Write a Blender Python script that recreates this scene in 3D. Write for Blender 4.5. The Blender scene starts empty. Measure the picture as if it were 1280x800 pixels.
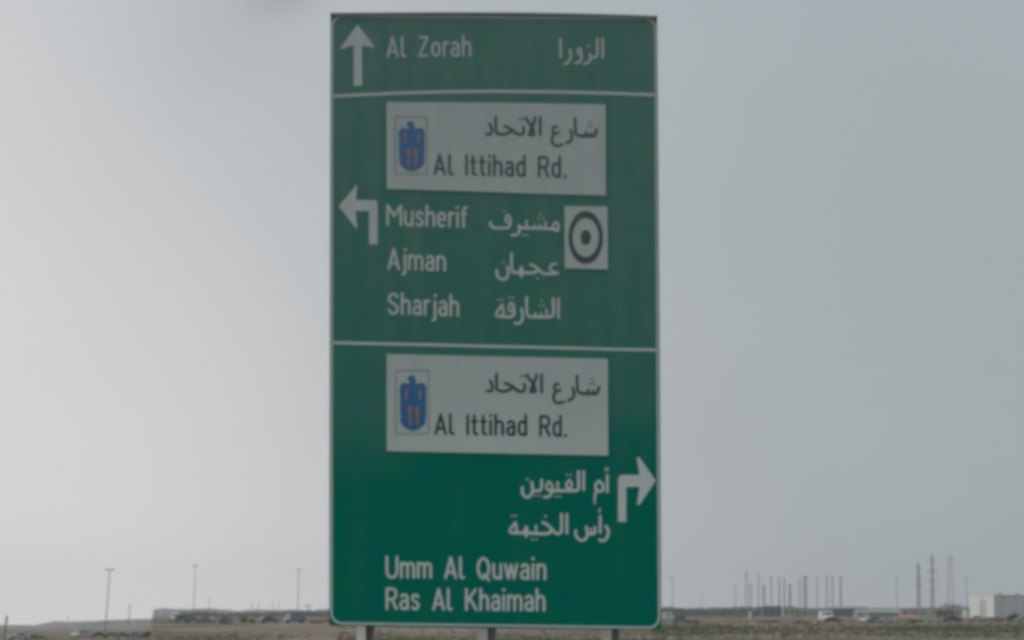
import bpy, bmesh, math, random
import numpy as np
from mathutils import Vector, Matrix

# ------------------------------------------------------------------ camera
SC = bpy.context.scene
COL = SC.collection
F = 4100.0                 # focal length in pixels of a 1280-wide picture
CAM_Z = 2.2
TH = math.atan(386.0 / F)
cd = bpy.data.cameras.new("camera")
cd.sensor_width = 36.0
cd.lens = F / 1280.0 * 36.0
cd.clip_start = 0.5
cd.clip_end = 20000
cam = bpy.data.objects.new("camera", cd)
cam.location = (0, 0, CAM_Z)
cam.rotation_euler = (math.pi / 2 + TH, 0, 0)
COL.objects.link(cam)
SC.camera = cam

# ------------------------------------------------------------------ sky and sun
SUN_AZ, SUN_EL = -80.0, 34.0         # degrees, azimuth from +Y towards +X
az, el = math.radians(SUN_AZ), math.radians(SUN_EL)
sun_dir = Vector((math.sin(az) * math.cos(el), math.cos(az) * math.cos(el), math.sin(el)))
w = bpy.data.worlds.new("World")
SC.world = w
w.use_nodes = True
nt = w.node_tree
nt.nodes.clear()
N, L = nt.nodes, nt.links
out = N.new('ShaderNodeOutputWorld')
bg = N.new('ShaderNodeBackground')
bg.inputs['Strength'].default_value = 0.1
sky = N.new('ShaderNodeTexSky')
sky.sky_type = 'NISHITA'
sky.sun_disc = False
sky.sun_elevation = el
sky.sun_rotation = az
sky.dust_density = 6.0
sky.air_density = 1.5
tc = N.new('ShaderNodeTexCoord')


def wmath(op, a, b=None, c=None):
    n = N.new('ShaderNodeMath')
    n.operation = op
    for i, v in enumerate((a, b, c)):
        if v is None:
            continue
        if isinstance(v, (int, float)):
            n.inputs[i].default_value = v
        else:
            L.new(v, n.inputs[i])
    return n.outputs[0]


def lobe(a_deg, e_deg, k):
    a_, e_ = math.radians(a_deg), math.radians(e_deg)
    d = N.new('ShaderNodeVectorMath')
    d.operation = 'DOT_PRODUCT'
    nrm = N.new('ShaderNodeVectorMath')
    nrm.operation = 'NORMALIZE'
    L.new(tc.outputs['Generated'], nrm.inputs[0])
    L.new(nrm.outputs[0], d.inputs[0])
    d.inputs[1].default_value = (math.sin(a_) * math.cos(e_), math.cos(a_) * math.cos(e_), math.sin(e_))
    return wmath('EXPONENT', wmath('MULTIPLY', wmath('SUBTRACT', d.outputs['Value'], 1.0), k))


glow = lobe(-7.5, 0.0, 105.0)       # the bright part of the hazy overcast, low on the left
side = lobe(-16.5, 9.0, 62.0)       # and its upward flank
zen = lobe(0.0, 90.0, 2.6)          # an overcast sky is brightest overhead
noi = N.new('ShaderNodeTexNoise')
noi.inputs['Scale'].default_value = 7.0
noi.inputs['Detail'].default_value = 3.0
L.new(tc.outputs['Generated'], noi.inputs['Vector'])
mot = wmath('MULTIPLY_ADD', noi.outputs['Fac'], 0.9, -0.45)
lum = wmath('MULTIPLY_ADD', glow, 1.9, 3.85)
lum = wmath('MULTIPLY_ADD', side, 2.6, lum)
lum = wmath('MULTIPLY_ADD', zen, 4.5, lum)
lum = wmath('ADD', lum, mot)
sepw = N.new('ShaderNodeSeparateXYZ')
L.new(tc.outputs['Generated'], sepw.inputs[0])
hor = wmath('EXPONENT', wmath('MULTIPLY', wmath('MAXIMUM', sepw.outputs['Z'], 0.0), -28.0))    # bright dusty horizon
lum = wmath('MULTIPLY_ADD', hor, 0.3, lum)
lum = wmath('MULTIPLY_ADD', wmath('MULTIPLY', hor, lobe(-7.0, 0.0, 70.0)), 1.9, lum)
for a_, e_, k_, q_ in ((-5.2, 10.3, 3500.0, -0.3), (-4.55, 10.95, 26000.0, -0.35), (-4.2, 11.05, 30000.0, -0.5), (-3.85, 11.1, 34000.0, -0.5), (-3.5, 11.2, 34000.0, -0.25)):
    lum = wmath('MULTIPLY_ADD', lobe(a_, e_, k_), q_, lum)      # a thin darker streak, high on the left
tint = N.new('ShaderNodeMix')
tint.data_type = 'RGBA'
L.new(wmath('MINIMUM', wmath('ADD', glow, side), 1.0), tint.inputs['Factor'])
tint.inputs['A'].default_value = (0.905, 0.997, 1.062, 1)
tint.inputs['B'].default_value = (1.0, 0.993, 1.008, 1)
veil = N.new('ShaderNodeVectorMath')
veil.operation = 'SCALE'
L.new(tint.outputs['Result'], veil.inputs[0])
L.new(lum, veil.inputs['Scale'])
mx = N.new('ShaderNodeMix')
mx.data_type = 'RGBA'
mx.inputs['Factor'].default_value = 0.94      # thin sky seen through thick overcast haze
L.new(sky.outputs[0], mx.inputs['A'])
L.new(veil.outputs[0], mx.inputs['B'])
L.new(mx.outputs['Result'], bg.inputs['Color'])
L.new(bg.outputs[0], out.inputs['Surface'])

sd = bpy.data.lights.new("sun", 'SUN')
sd.energy = 1.2
sd.angle = math.radians(14)
sd.color = (1.0, 0.95, 0.88)
so = bpy.data.objects.new("sun", sd)
so.rotation_euler = sun_dir.to_track_quat('Z', 'Y').to_euler()
so.location = (-40, 20, 60)
COL.objects.link(so)

SC.view_settings.view_transform = 'Standard'
SC.view_settings.look = 'None'
SC.view_settings.exposure = 0.0
SC.view_settings.gamma = 1.0
SC.render.engine = 'CYCLES'
SC.cycles.pixel_filter_type = 'BLACKMAN_HARRIS'
SC.cycles.filter_width = 4.2           # the photograph is soft
SC.cycles.volume_bounces = 2
SC.cycles.max_bounces = 6
random.seed(4)
rnd = random.Random(11)

# ------------------------------------------------------------------ picture <-> world
cT, sT = math.cos(TH), math.sin(TH)


def ray(px, py):
    a, b = (px - 640.0) / F, (400.0 - py) / F
    return Vector((a, cT - b * sT, sT + b * cT))


def at(px, py, y):
    """the point at forward distance y (metres) on a sight line"""
    d = ray(px, py)
    return Vector((0, 0, CAM_Z)) + d * (y / d.y)


# ------------------------------------------------------------------ materials
MATS = {}


def mat(name, col, rough=0.7, var=0.15, scale=3.0, metal=0.0, spec=0.3, stretch=(1, 1, 1), bump=0.0, col2=None):
    if name in MATS:
        return MATS[name]
    m = bpy.data.materials.new(name)
    m.use_nodes = True
    t = m.node_tree
    p = t.nodes['Principled BSDF']
    p.inputs['Roughness'].default_value = rough
    p.inputs['Metallic'].default_value = metal
    p.inputs['Specular IOR Level'].default_value = spec
    c = t.nodes.new('ShaderNodeTexCoord')
    mp = t.nodes.new('ShaderNodeMapping')
    mp.inputs['Scale'].default_value = stretch
    n = t.nodes.new('ShaderNodeTexNoise')
    n.inputs['Scale'].default_value = scale
    n.inputs['Detail'].default_value = 5.0
    t.links.new(c.outputs['Object'], mp.inputs['Vector'])
    t.links.new(mp.outputs[0], n.inputs['Vector'])
    r = t.nodes.new('ShaderNodeValToRGB')
    r.color_ramp.elements[0].position = 0.3
    r.color_ramp.elements[1].position = 0.7
    a = col
    b = col2 or tuple(min(1.0, v * (1 + var)) for v in col)
    lo = tuple(v * (1 - var) for v in a) if col2 is None else a
    r.color_ramp.elements[0].color = (*lo, 1)
    r.color_ramp.elements[1].color = (*b, 1)
    t.links.new(n.outputs['Fac'], r.inputs['Fac'])
    t.links.new(r.outputs['Color'], p.inputs['Base Color'])
    if bump:
        bp = t.nodes.new('ShaderNodeBump')
        bp.inputs['Strength'].default_value = bump
        t.links.new(n.outputs['Fac'], bp.inputs['Height'])
        t.links.new(bp.outputs[0], p.inputs['Normal'])
    MATS[name] = m
    return m


def sign_mat(name, col, rough=0.45, tintv=1.0):
    """sign sheeting: printed colour mixed with a mid grey that is strongest
    on the upper half of the board (object coordinates: metres from the bottom of the board)"""
    m = bpy.data.materials.new(name)
    m.use_nodes = True
    t = m.node_tree
    p = t.nodes['Principled BSDF']
    p.inputs['Roughness'].default_value = rough
    p.inputs['Specular IOR Level'].default_value = 0.04
    nn, ll = t.nodes, t.links

    def mth(op, a, b=None, c=None, clamp=False):
        n = nn.new('ShaderNodeMath')
        n.operation = op
        n.use_clamp = clamp
        for i, v in enumerate((a, b, c)):
            if v is None:
                continue
            if isinstance(v, (int, float)):
                n.inputs[i].default_value = v
            else:
                ll.new(v, n.inputs[i])
        return n.outputs[0]
    c = nn.new('ShaderNodeTexCoord')
    sp = nn.new('ShaderNodeSeparateXYZ')
    ll.new(c.outputs['Object'], sp.inputs[0])
    n1 = nn.new('ShaderNodeTexNoise')
    n1.inputs['Scale'].default_value = 1.1
    n1.inputs['Detail'].default_value = 2.5
    ll.new(c.outputs['Object'], n1.inputs['Vector'])
    n2 = nn.new('ShaderNodeTexNoise')
    n2.inputs['Scale'].default_value = 9.0
    n2.inputs['Detail'].default_value = 4.0
    ll.new(c.outputs['Object'], n2.inputs['Vector'])
    # height + side wobble: the grey ends lower on the right-hand edge than in the middle
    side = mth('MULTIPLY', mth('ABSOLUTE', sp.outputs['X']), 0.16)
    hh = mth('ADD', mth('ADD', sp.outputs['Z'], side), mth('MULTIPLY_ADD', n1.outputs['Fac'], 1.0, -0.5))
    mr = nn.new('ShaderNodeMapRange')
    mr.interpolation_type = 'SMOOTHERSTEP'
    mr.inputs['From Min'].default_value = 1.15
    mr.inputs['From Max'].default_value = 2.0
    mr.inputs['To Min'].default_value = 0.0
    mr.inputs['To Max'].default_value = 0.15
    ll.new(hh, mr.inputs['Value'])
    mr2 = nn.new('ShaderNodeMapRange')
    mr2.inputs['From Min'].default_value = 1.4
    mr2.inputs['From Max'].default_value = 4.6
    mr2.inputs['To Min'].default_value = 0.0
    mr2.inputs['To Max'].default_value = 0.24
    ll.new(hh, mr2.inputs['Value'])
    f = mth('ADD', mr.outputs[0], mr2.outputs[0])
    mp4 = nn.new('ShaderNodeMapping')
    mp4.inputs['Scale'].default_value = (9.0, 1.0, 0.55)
    n4 = nn.new('ShaderNodeTexNoise')           # rain-washed streaks through the grey
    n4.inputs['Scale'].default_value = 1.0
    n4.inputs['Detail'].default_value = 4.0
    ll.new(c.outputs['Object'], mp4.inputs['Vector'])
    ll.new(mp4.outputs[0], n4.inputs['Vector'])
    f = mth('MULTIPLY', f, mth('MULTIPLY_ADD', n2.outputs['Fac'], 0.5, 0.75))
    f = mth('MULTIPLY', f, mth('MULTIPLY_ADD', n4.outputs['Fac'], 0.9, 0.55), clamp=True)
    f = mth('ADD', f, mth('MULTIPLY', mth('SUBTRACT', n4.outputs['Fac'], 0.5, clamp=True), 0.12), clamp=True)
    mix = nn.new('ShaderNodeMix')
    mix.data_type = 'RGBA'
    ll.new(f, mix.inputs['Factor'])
    v = nn.new('ShaderNodeMix')
    v.data_type = 'RGBA'
    v.inputs['A'].default_value = (col[0] * (1 - 0.05 * tintv), col[1] * (1 - 0.16 * tintv), min(1, col[2] * (1 + 0.16 * tintv)), 1)
    v.inputs['B'].default_value = (min(1, col[0] * (1 + 0.05 * tintv)), min(1, col[1] * (1 + 0.1 * tintv)), col[2] * (1 - 0.16 * tintv), 1)
    n3 = nn.new('ShaderNodeTexNoise')
    n3.inputs['Scale'].default_value = 5.0
    n3.inputs['Detail'].default_value = 6.0
    n3.inputs['Roughness'].default_value = 0.7
    ll.new(c.outputs['Object'], n3.inputs['Vector'])
    ll.new(mth('MULTIPLY_ADD', n3.outputs['Fac'], 2.2, -0.6, True), v.inputs['Factor'])
    ll.new(v.outputs['Result'], mix.inputs['A'])
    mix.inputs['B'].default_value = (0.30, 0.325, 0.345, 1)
    ll.new(mix.outputs['Result'], p.inputs['Base Color'])
    MATS[name] = m
    return m


# ------------------------------------------------------------------ object helpers
def tag(o, label=None, cat=None, group=None, kind=None):
    if label:
        o['label'] = label
    if cat:
        o['category'] = cat
    if group:
        o['group'] = group
    if kind:
        o['kind'] = kind
    return o


def link(name, me, m, parent=None, label=None):
    o = bpy.data.objects.new(name, me)
    if m is not None and not me.materials:
        me.materials.append(m)
    COL.objects.link(o)
    if parent is not None:
        o.parent = parent
    if label:
        o['label'] = label
    return o


def empty(name, loc, label, cat, group=None, rz=0.0):
    o = bpy.data.objects.new(name, None)
    o.location = loc
    o.rotation_euler = (0, 0, rz)
    o.empty_display_size = 0.3
    COL.objects.link(o)
    return tag(o, label, cat, group)


def mesh(name, vs, fs, smooth=False):
    me = bpy.data.meshes.new(name)
    me.from_pydata([tuple(v) for v in vs], [], fs)
    me.update()
    if smooth:
        me.polygons.foreach_set('use_smooth', [True] * len(me.polygons))
    return me


class MB:
    def __init__(self):
        self.v, self.f = [], []

    def add(self, vs, fs):
        b = len(self.v)
        self.v += [tuple(v) for v in vs]
        self.f += [tuple(i + b for i in f) for f in fs]
        return self

    def box(self, x0, x1, y0, y1, z0, z1, rz=0.0, c=(0, 0)):
        vs = [(x, y, z) for z in (z0, z1) for x, y in ((x0, y0), (x1, y0), (x1, y1), (x0, y1))]
        if rz:
            cc, ss = math.cos(rz), math.sin(rz)
            vs = [(c[0] + (x - c[0]) * cc - (y - c[1]) * ss, c[1] + (x - c[0]) * ss + (y - c[1]) * cc, z) for x, y, z in vs]
        return self.add(vs, [(0, 3, 2, 1), (4, 5, 6, 7), (0, 1, 5, 4), (1, 2, 6, 5), (2, 3, 7, 6), (3, 0, 4, 7)])

    def tube(self, p0, p1, r0, r1=None, n=8):
        r1 = r0 if r1 is None else r1
        p0, p1 = Vector(p0), Vector(p1)
        d = (p1 - p0).normalized()
        a = d.orthogonal().normalized()
        b = d.cross(a)
        vs = []
        for p, r in ((p0, r0), (p1, r1)):
            for k in range(n):
                t = 2 * math.pi * k / n
                vs.append(p + a * (r * math.cos(t)) + b * (r * math.sin(t)))
        fs = [(k, (k + 1) % n, n + (k + 1) % n, n + k) for k in range(n)]
        fs += [tuple(range(n - 1, -1, -1)), tuple(range(n, 2 * n))]
        return self.add(vs, fs)

    def build(self, name, m, parent=None, label=None, smooth=False):
        return link(name, mesh(name, self.v, self.f, smooth), m, parent, label)


# ------------------------------------------------------------------ terrain
def lerp(pts, t):
    if t <= pts[0][0]:
        return pts[0][1]
    for (a, va), (b, vb) in zip(pts, pts[1:]):
        if t <= b:
            return va + (vb - va) * (t - a) / (b - a)
    return pts[-1][1]


def h2(x, y, s):
    return (math.sin(x / s * 1.3 + 2.1 * math.sin(y / s * 0.7)) * math.cos(y / s * 1.1 + 1.7 * math.sin(x / s * 0.5)))


RIGHT = [(250, 0), (520, 0.55), (640, 1.9), (800, 3.85), (1000, 5.5), (1400, 7.2), (2000, 6.0), (7000, 4.0)]
LEFT = [(250, 0), (900, 0.0), (1100, 0.9), (1400, 1.6), (2200, 1.5), (7000, 0.0)]
CUT = -0.1093           # the bank of the raised ground ends along this line


def blend(k):
    return min(1.0, max(0.0, (k + 0.4) / 0.4))


def ground_z(x, y):
    k = x - CUT * y
    t = blend(k)
    # far beyond the bank the two levels merge
    if y > 1500:
        t = max(t, min(1, (y - 1500) / 1500))
    zl, zr = lerp(LEFT, y), lerp(RIGHT, y)
    n = 0.0
    if y > 300:
        n = 0.10 * h2(x, y, 14) + 0.10 * h2(x + 40, y, 37) + 0.06 * h2(x, y + 9, 6)
    return zl + (zr - zl) * t + n


ks = sorted(set([-3000, -2000, -1200, -600, -300] + list(range(-160, -5, 4)) + [-4, -2.5, -1.6, -1.2, -0.8, -0.4, -0.2, 0, 0.6, 1.5, 3]
                + list(range(5, 260, 4)) + [280, 340, 450, 700, 1200, 2000, 3000]))
ys = [-900, -300, -60, 0, 60, 150, 250] + list(range(300, 1500, 9)) + [1550, 1650, 1800, 2000, 2500, 3000, 3600, 4200]
gv, gf = [], []
for y in ys:
    for k in ks:
        x = CUT * max(y, 0) + k
        gv.append((x, y, ground_z(x, y)))
W_ = len(ks)
for j in range(len(ys) - 1):
    for i in range(W_ - 1):
        a = j * W_ + i
        gf.append((a, a + 1, a + W_ + 1, a + W_))
gm = bpy.data.materials.new("desert_ground")
gm.use_nodes = True
t = gm.node_tree
p = t.nodes['Principled BSDF']
p.inputs['Roughness'].default_value = 0.95
p.inputs['Specular IOR Level'].default_value = 0.1
c = t.nodes.new('ShaderNodeTexCoord')


def gnoise(scale, stretch, detail=5):
    mp = t.nodes.new('ShaderNodeMapping')
    mp.inputs['Scale'].default_value = stretch
    n = t.nodes.new('ShaderNodeTexNoise')
    n.inputs['Scale'].default_value = scale
    n.inputs['Detail'].default_value = detail
    t.links.new(c.outputs['Object'], mp.inputs['Vector'])
    t.links.new(mp.outputs[0], n.inputs['Vector'])
    return n.outputs['Fac']


def gramp(fac, p0, c0, p1, c1):
    r = t.nodes.new('ShaderNodeValToRGB')
    r.color_ramp.elements[0].position, r.color_ramp.elements[1].position = p0, p1
    r.color_ramp.elements[0].color, r.color_ramp.elements[1].color = (*c0, 1), (*c1, 1)
    t.links.new(fac, r.inputs['Fac'])
    return r.outputs['Color']


def gmix(fac, a, b):
    m_ = t.nodes.new('ShaderNodeMix')
    m_.data_type = 'RGBA'
    t.links.new(fac, m_.inputs['Factor'])
    t.links.new(a, m_.inputs['A'])
    t.links.new(b, m_.inputs['B'])
    return m_.outputs['Result']


sand = gramp(gnoise(0.12, (1, 0.35, 1)), 0.3, (0.20, 0.155, 0.125), 0.7, (0.275, 0.215, 0.175))
olive = gramp(gnoise(0.5, (1, 0.3, 1)), 0.3, (0.085, 0.085, 0.045), 0.7, (0.16, 0.145, 0.09))
mask = gramp(gnoise(0.05, (0.5, 0.45, 1)), 0.44, (0, 0, 0), 0.56, (1, 1, 1))
t.links.new(gmix(mask, sand, olive), p.inputs['Base Color'])
g = tag(link('ground', mesh('ground', gv, gf, True), gm), 'brown sandy ground with olive scrub rising to a bank on the right', kind='structure')


def proj(x, y, z):
    z -= CAM_Z
    cc = y * cT + z * sT
    return 640 + F * x / cc, 400 - F * (-y * sT + z * cT) / cc


def on_ground(px, py):
    """ground point whose picture is closest to (px, py), searched outward from the camera"""
    y = 380.0
    while y < 1450:
        x = (px - 640) / F * y * 1.0
        z = ground_z(x, y)
        if proj(x, y, z)[1] <= py:
            break
        y += 2.0
    return Vector((x, y, z))


def ground_px(px, y):
    x = (px - 640) / F * y
    return Vector((x, y, ground_z(x, y)))


# ------------------------------------------------------------------ far hills
def ridge(name, prof, D, depth, m, label, step=1.6, amp=0.35, base=-3.0):
    """a long low hill whose skyline runs through the profile (picture x, picture y) at distance D"""
    x0, x1 = prof[0][0], prof[-1][0]
    n = int((x1 - x0) / step)
    rows = [(-1.0, 0.0), (-0.66, 0.42), (-0.4, 0.68), (-0.18, 0.88), (0, 1.0), (0.3, 0.85), (0.7, 0.4), (1.0, 0.0)]
    vs, fs = [], []
    for i in range(n + 1):
        px = x0 + (x1 - x0) * i / n
        top = at(px, lerp(prof, px), D).z
        for (dy, hz) in rows:
            x = (px - 640) / F * D
            y = D + dy * depth + 3 * h2(px, dy * 30, 9)
            z = base + (top - base) * hz
            if 0 < hz:
                z += amp * h2(px * 1.7, dy * 50, 4.0) * (0.4 if hz == 1 else 1.0)
            vs.append((x * (1 + dy * depth / D), y, z))
    R = len(rows)
    for i in range(n):
        for j in range(R - 1):
            a = i * R + j
            fs.append((a, a + R, a + R + 1, a + 1))
    return tag(link(name, mesh(name, vs, fs, True), m), label, kind='structure')


m_hill = mat('far_hill', (0.17, 0.175, 0.175), 0.95, scale=0.035, stretch=(1, 0.4, 2), col2=(0.30, 0.285, 0.265), spec=0.1)
ridge('hills', [(-260, 786), (-60, 784), (0, 782.5), (14, 782.3), (26, 782.8), (38, 781), (47, 781.5), (52, 779.5), (60, 779), (68, 776.8),
                (76, 776.2), (86, 777.2), (104, 776.6), (118, 776.4), (134, 775.2), (160, 774.6), (178, 773.6), (200, 773.2), (230, 773)],
      1560, 220, m_hill, 'low grey hills on the left skyline')
ridge('hills', [(192.0, 778), (193.2, 762), (200, 761), (206, 760), (216, 761.2), (240, 761.4), (262, 760.6), (288, 762), (300, 764),
                (306, 762.5), (330, 761.8), (352, 762.4), (372, 762), (392, 763.5), (402, 761.5), (430, 761), (520, 762), (640, 762), (760, 761), (830, 760.5),
                (900, 760.5), (1000, 760), (1100, 760), (1300, 760.5), (1700, 763)], 2100, 260, m_hill, 'long low grey rise behind the parked cars and the sign')

# ------------------------------------------------------------------ the road sign
SD = 25.0                       # metres from the camera to the face


def sp_(px, py, off=0.0):
    v = at(px, py, SD)
    return Vector((v.x, SD - off, v.z))


Z0 = sp_(620, 786).z
ORG = Vector((sp_(619.5, 786).x, SD, Z0))      # local origin of every face piece: bottom middle of the board


def loc2(px, py):
    v = sp_(px, py) - ORG
    return v.x, v.z


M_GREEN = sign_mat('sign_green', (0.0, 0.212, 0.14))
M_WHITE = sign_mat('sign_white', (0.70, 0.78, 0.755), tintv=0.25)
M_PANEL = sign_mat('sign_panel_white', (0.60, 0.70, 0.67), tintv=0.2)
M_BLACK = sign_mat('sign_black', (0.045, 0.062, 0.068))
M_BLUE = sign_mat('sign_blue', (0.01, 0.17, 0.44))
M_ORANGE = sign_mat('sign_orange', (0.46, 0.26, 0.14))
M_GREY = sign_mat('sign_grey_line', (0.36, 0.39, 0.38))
M_ALU = mat('galvanised_post', (0.50, 0.52, 0.51), 0.55, var=0.12, scale=6, metal=0.0, spec=0.4, stretch=(3, 3, 0.6))
M_BACK = mat('board_back', (0.30, 0.31, 0.31), 0.5, var=0.1, scale=4, metal=0.6)

sign = empty('road_sign', (ORG.x, ORG.y, ground_z(0, SD)), 'tall green bilingual direction sign with white lettering on three steel posts', 'road sign')
DZ = Z0 - ground_z(0, SD)       # board bottom above the foot


def face(name, polys, m, off, thick=0.0, parent=None, label=None):
    """flat print or a thin plate on the sign; polys = list of outlines in picture coordinates.
    off = metres in front of the board's front face"""
    vs, fs = [], []
    for poly in polys:
        b = len(vs)
        pts = [loc2(*q) for q in poly]
        n = len(pts)
        ar = sum(pts[i][0] * pts[(i + 1) % n][1] - pts[(i + 1) % n][0] * pts[i][1] for i in range(n))
        if ar < 0:
            pts.reverse()
        vs += [(x, -off, z) for x, z in pts]
        fs.append(tuple(b + i for i in range(n)))
        if thick:
            vs += [(x, -off + thick, z) for x, z in pts]
            fs.append(tuple(b + n + i for i in range(n - 1, -1, -1)))
            for i in range(n):
                j = (i + 1) % n
                fs.append((b + j, b + i, b + n + i, b + n + j))
    o = link(name, mesh(name, vs, fs), m, parent or sign, label)
    if parent is None:
        o.location = (0, 0, DZ)
    return o


def smooth_path(pts, n=6):
    """Catmull-Rom through the points"""
    if len(pts) < 3:
        return pts
    P = [pts[0]] + list(pts) + [pts[-1]]
    r = []
    for i in range(1, len(P) - 2):
        a, b, c_, d = P[i - 1], P[i], P[i + 1], P[i + 2]
        for k in range(n):
            s = k / n
            r.append(tuple(0.5 * ((2 * b[q]) + (-a[q] + c_[q]) * s + (2 * a[q] - 5 * b[q] + 4 * c_[q] - d[q]) * s * s
                                  + (-a[q] + 3 * b[q] - 3 * c_[q] + d[q]) * s ** 3) for q in range(len(b))))
    r.append(pts[-1])
    return r


def strokes_mesh(strokes, off, cell=0.4, thin=0.3):
    """union of round-brush strokes, each a list of (x, y, radius) in picture pixels, as one clean flat mesh"""
    strokes = [[(x, y, max(0.7, r_ - thin)) for x, y, r_ in s] for s in strokes]
    xs = [p_[0] for s in strokes for p_ in s]
    yy = [p_[1] for s in strokes for p_ in s]
    x0, x1, y0, y1 = min(xs) - 4, max(xs) + 4, min(yy) - 4, max(yy) + 4
    nx, ny = int((x1 - x0) / cell) + 2, int((y1 - y0) / cell) + 2
    gx = x0 + cell * np.arange(nx)
    gy = y0 + cell * np.arange(ny)
    X, Y = np.meshgrid(gx, gy)
    D = np.full(X.shape, 9.0)
    for s in strokes:
        if len(s) == 1:
            s = [s[0], s[0]]
        for (ax, ay, ar), (bx, by, br) in zip(s, s[1:]):
            r = max(ar, br) + 1.5
            i0, i1 = max(0, int((min(ax, bx) - r - x0) / cell)), min(nx, int((max(ax, bx) + r - x0) / cell) + 2)
            j0, j1 = max(0, int((min(ay, by) - r - y0) / cell)), min(ny, int((max(ay, by) + r - y0) / cell) + 2)
            sx, sy = X[j0:j1, i0:i1], Y[j0:j1, i0:i1]
            dx, dy = bx - ax, by - ay
            q = dx * dx + dy * dy
            tt = np.clip(((sx - ax) * dx + (sy - ay) * dy) / q, 0, 1) if q > 1e-9 else 0.0
            d = np.hypot(sx - ax - tt * dx, sy - ay - tt * dy) - (ar + (br - ar) * tt)
            D[j0:j1, i0:i1] = np.minimum(D[j0:j1, i0:i1], d)
    D = np.where(np.abs(D) < 1e-6, 1e-6, D)
    ins = D < 0
    cnt = ins[:-1, :-1].astype(int) + ins[:-1, 1:] + ins[1:, :-1] + ins[1:, 1:]
    vs, fs, cache = [], [], {}

    def V(key, x, y):
        if key not in cache:
            cache[key] = len(vs)
            lx, lz = loc2(x, y)
            vs.append((lx, -off, lz))
        return cache[key]
    for j in range(ny - 1):
        row = cnt[j]
        i = 0
        while i < nx - 1:
            if row[i] == 0:
                i += 1
                continue
            if row[i] == 4:
                k = i
                while k < nx - 1 and row[k] == 4:
                    k += 1
                q = [(i, j), (k, j), (k, j + 1), (i, j + 1)]
                fs.append(tuple(V(('c', a, b), gx[a], gy[b]) for a, b in q)[::-1])
                i = k
                continue
            cs = [(i, j), (i + 1, j), (i + 1, j + 1), (i, j + 1)]
            poly = []
            for a_ in range(4):
                pa, pb = cs[a_], cs[(a_ + 1) % 4]
                da, db = D[pa[1], pa[0]], D[pb[1], pb[0]]
                if da < 0:
                    poly.append(V(('c',) + pa, gx[pa[0]], gy[pa[1]]))
                if (da < 0) != (db < 0):
                    s = da / (da - db)
                    key = ('e',) + tuple(sorted((pa, pb)))
                    poly.append(V(key, gx[pa[0]] + s * (gx[pb[0]] - gx[pa[0]]), gy[pa[1]] + s * (gy[pb[1]] - gy[pa[1]])))
            if len(poly) >= 3:
                fs.append(tuple(poly[::-1]))
            i += 1
    return vs, fs


def lettering(strokes, m, off, parent, label):
    vs, fs = strokes_mesh(strokes, off)
    o = link('lettering', mesh('lettering', vs, fs), m, parent, label)
    if parent is sign:
        o.location = (0, 0, DZ)
    return o


# ---- Latin alphabet of the sign: (outer width, strokes on the centre line), y up, capitals 27 high
def arc(cx, cy, rx, ry, a0, a1, n=14):
    return [(cx + rx * math.cos(math.radians(a0 + (a1 - a0) * i / n)), cy + ry * math.sin(math.radians(a0 + (a1 - a0) * i / n))) for i in range(n + 1)]


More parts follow.
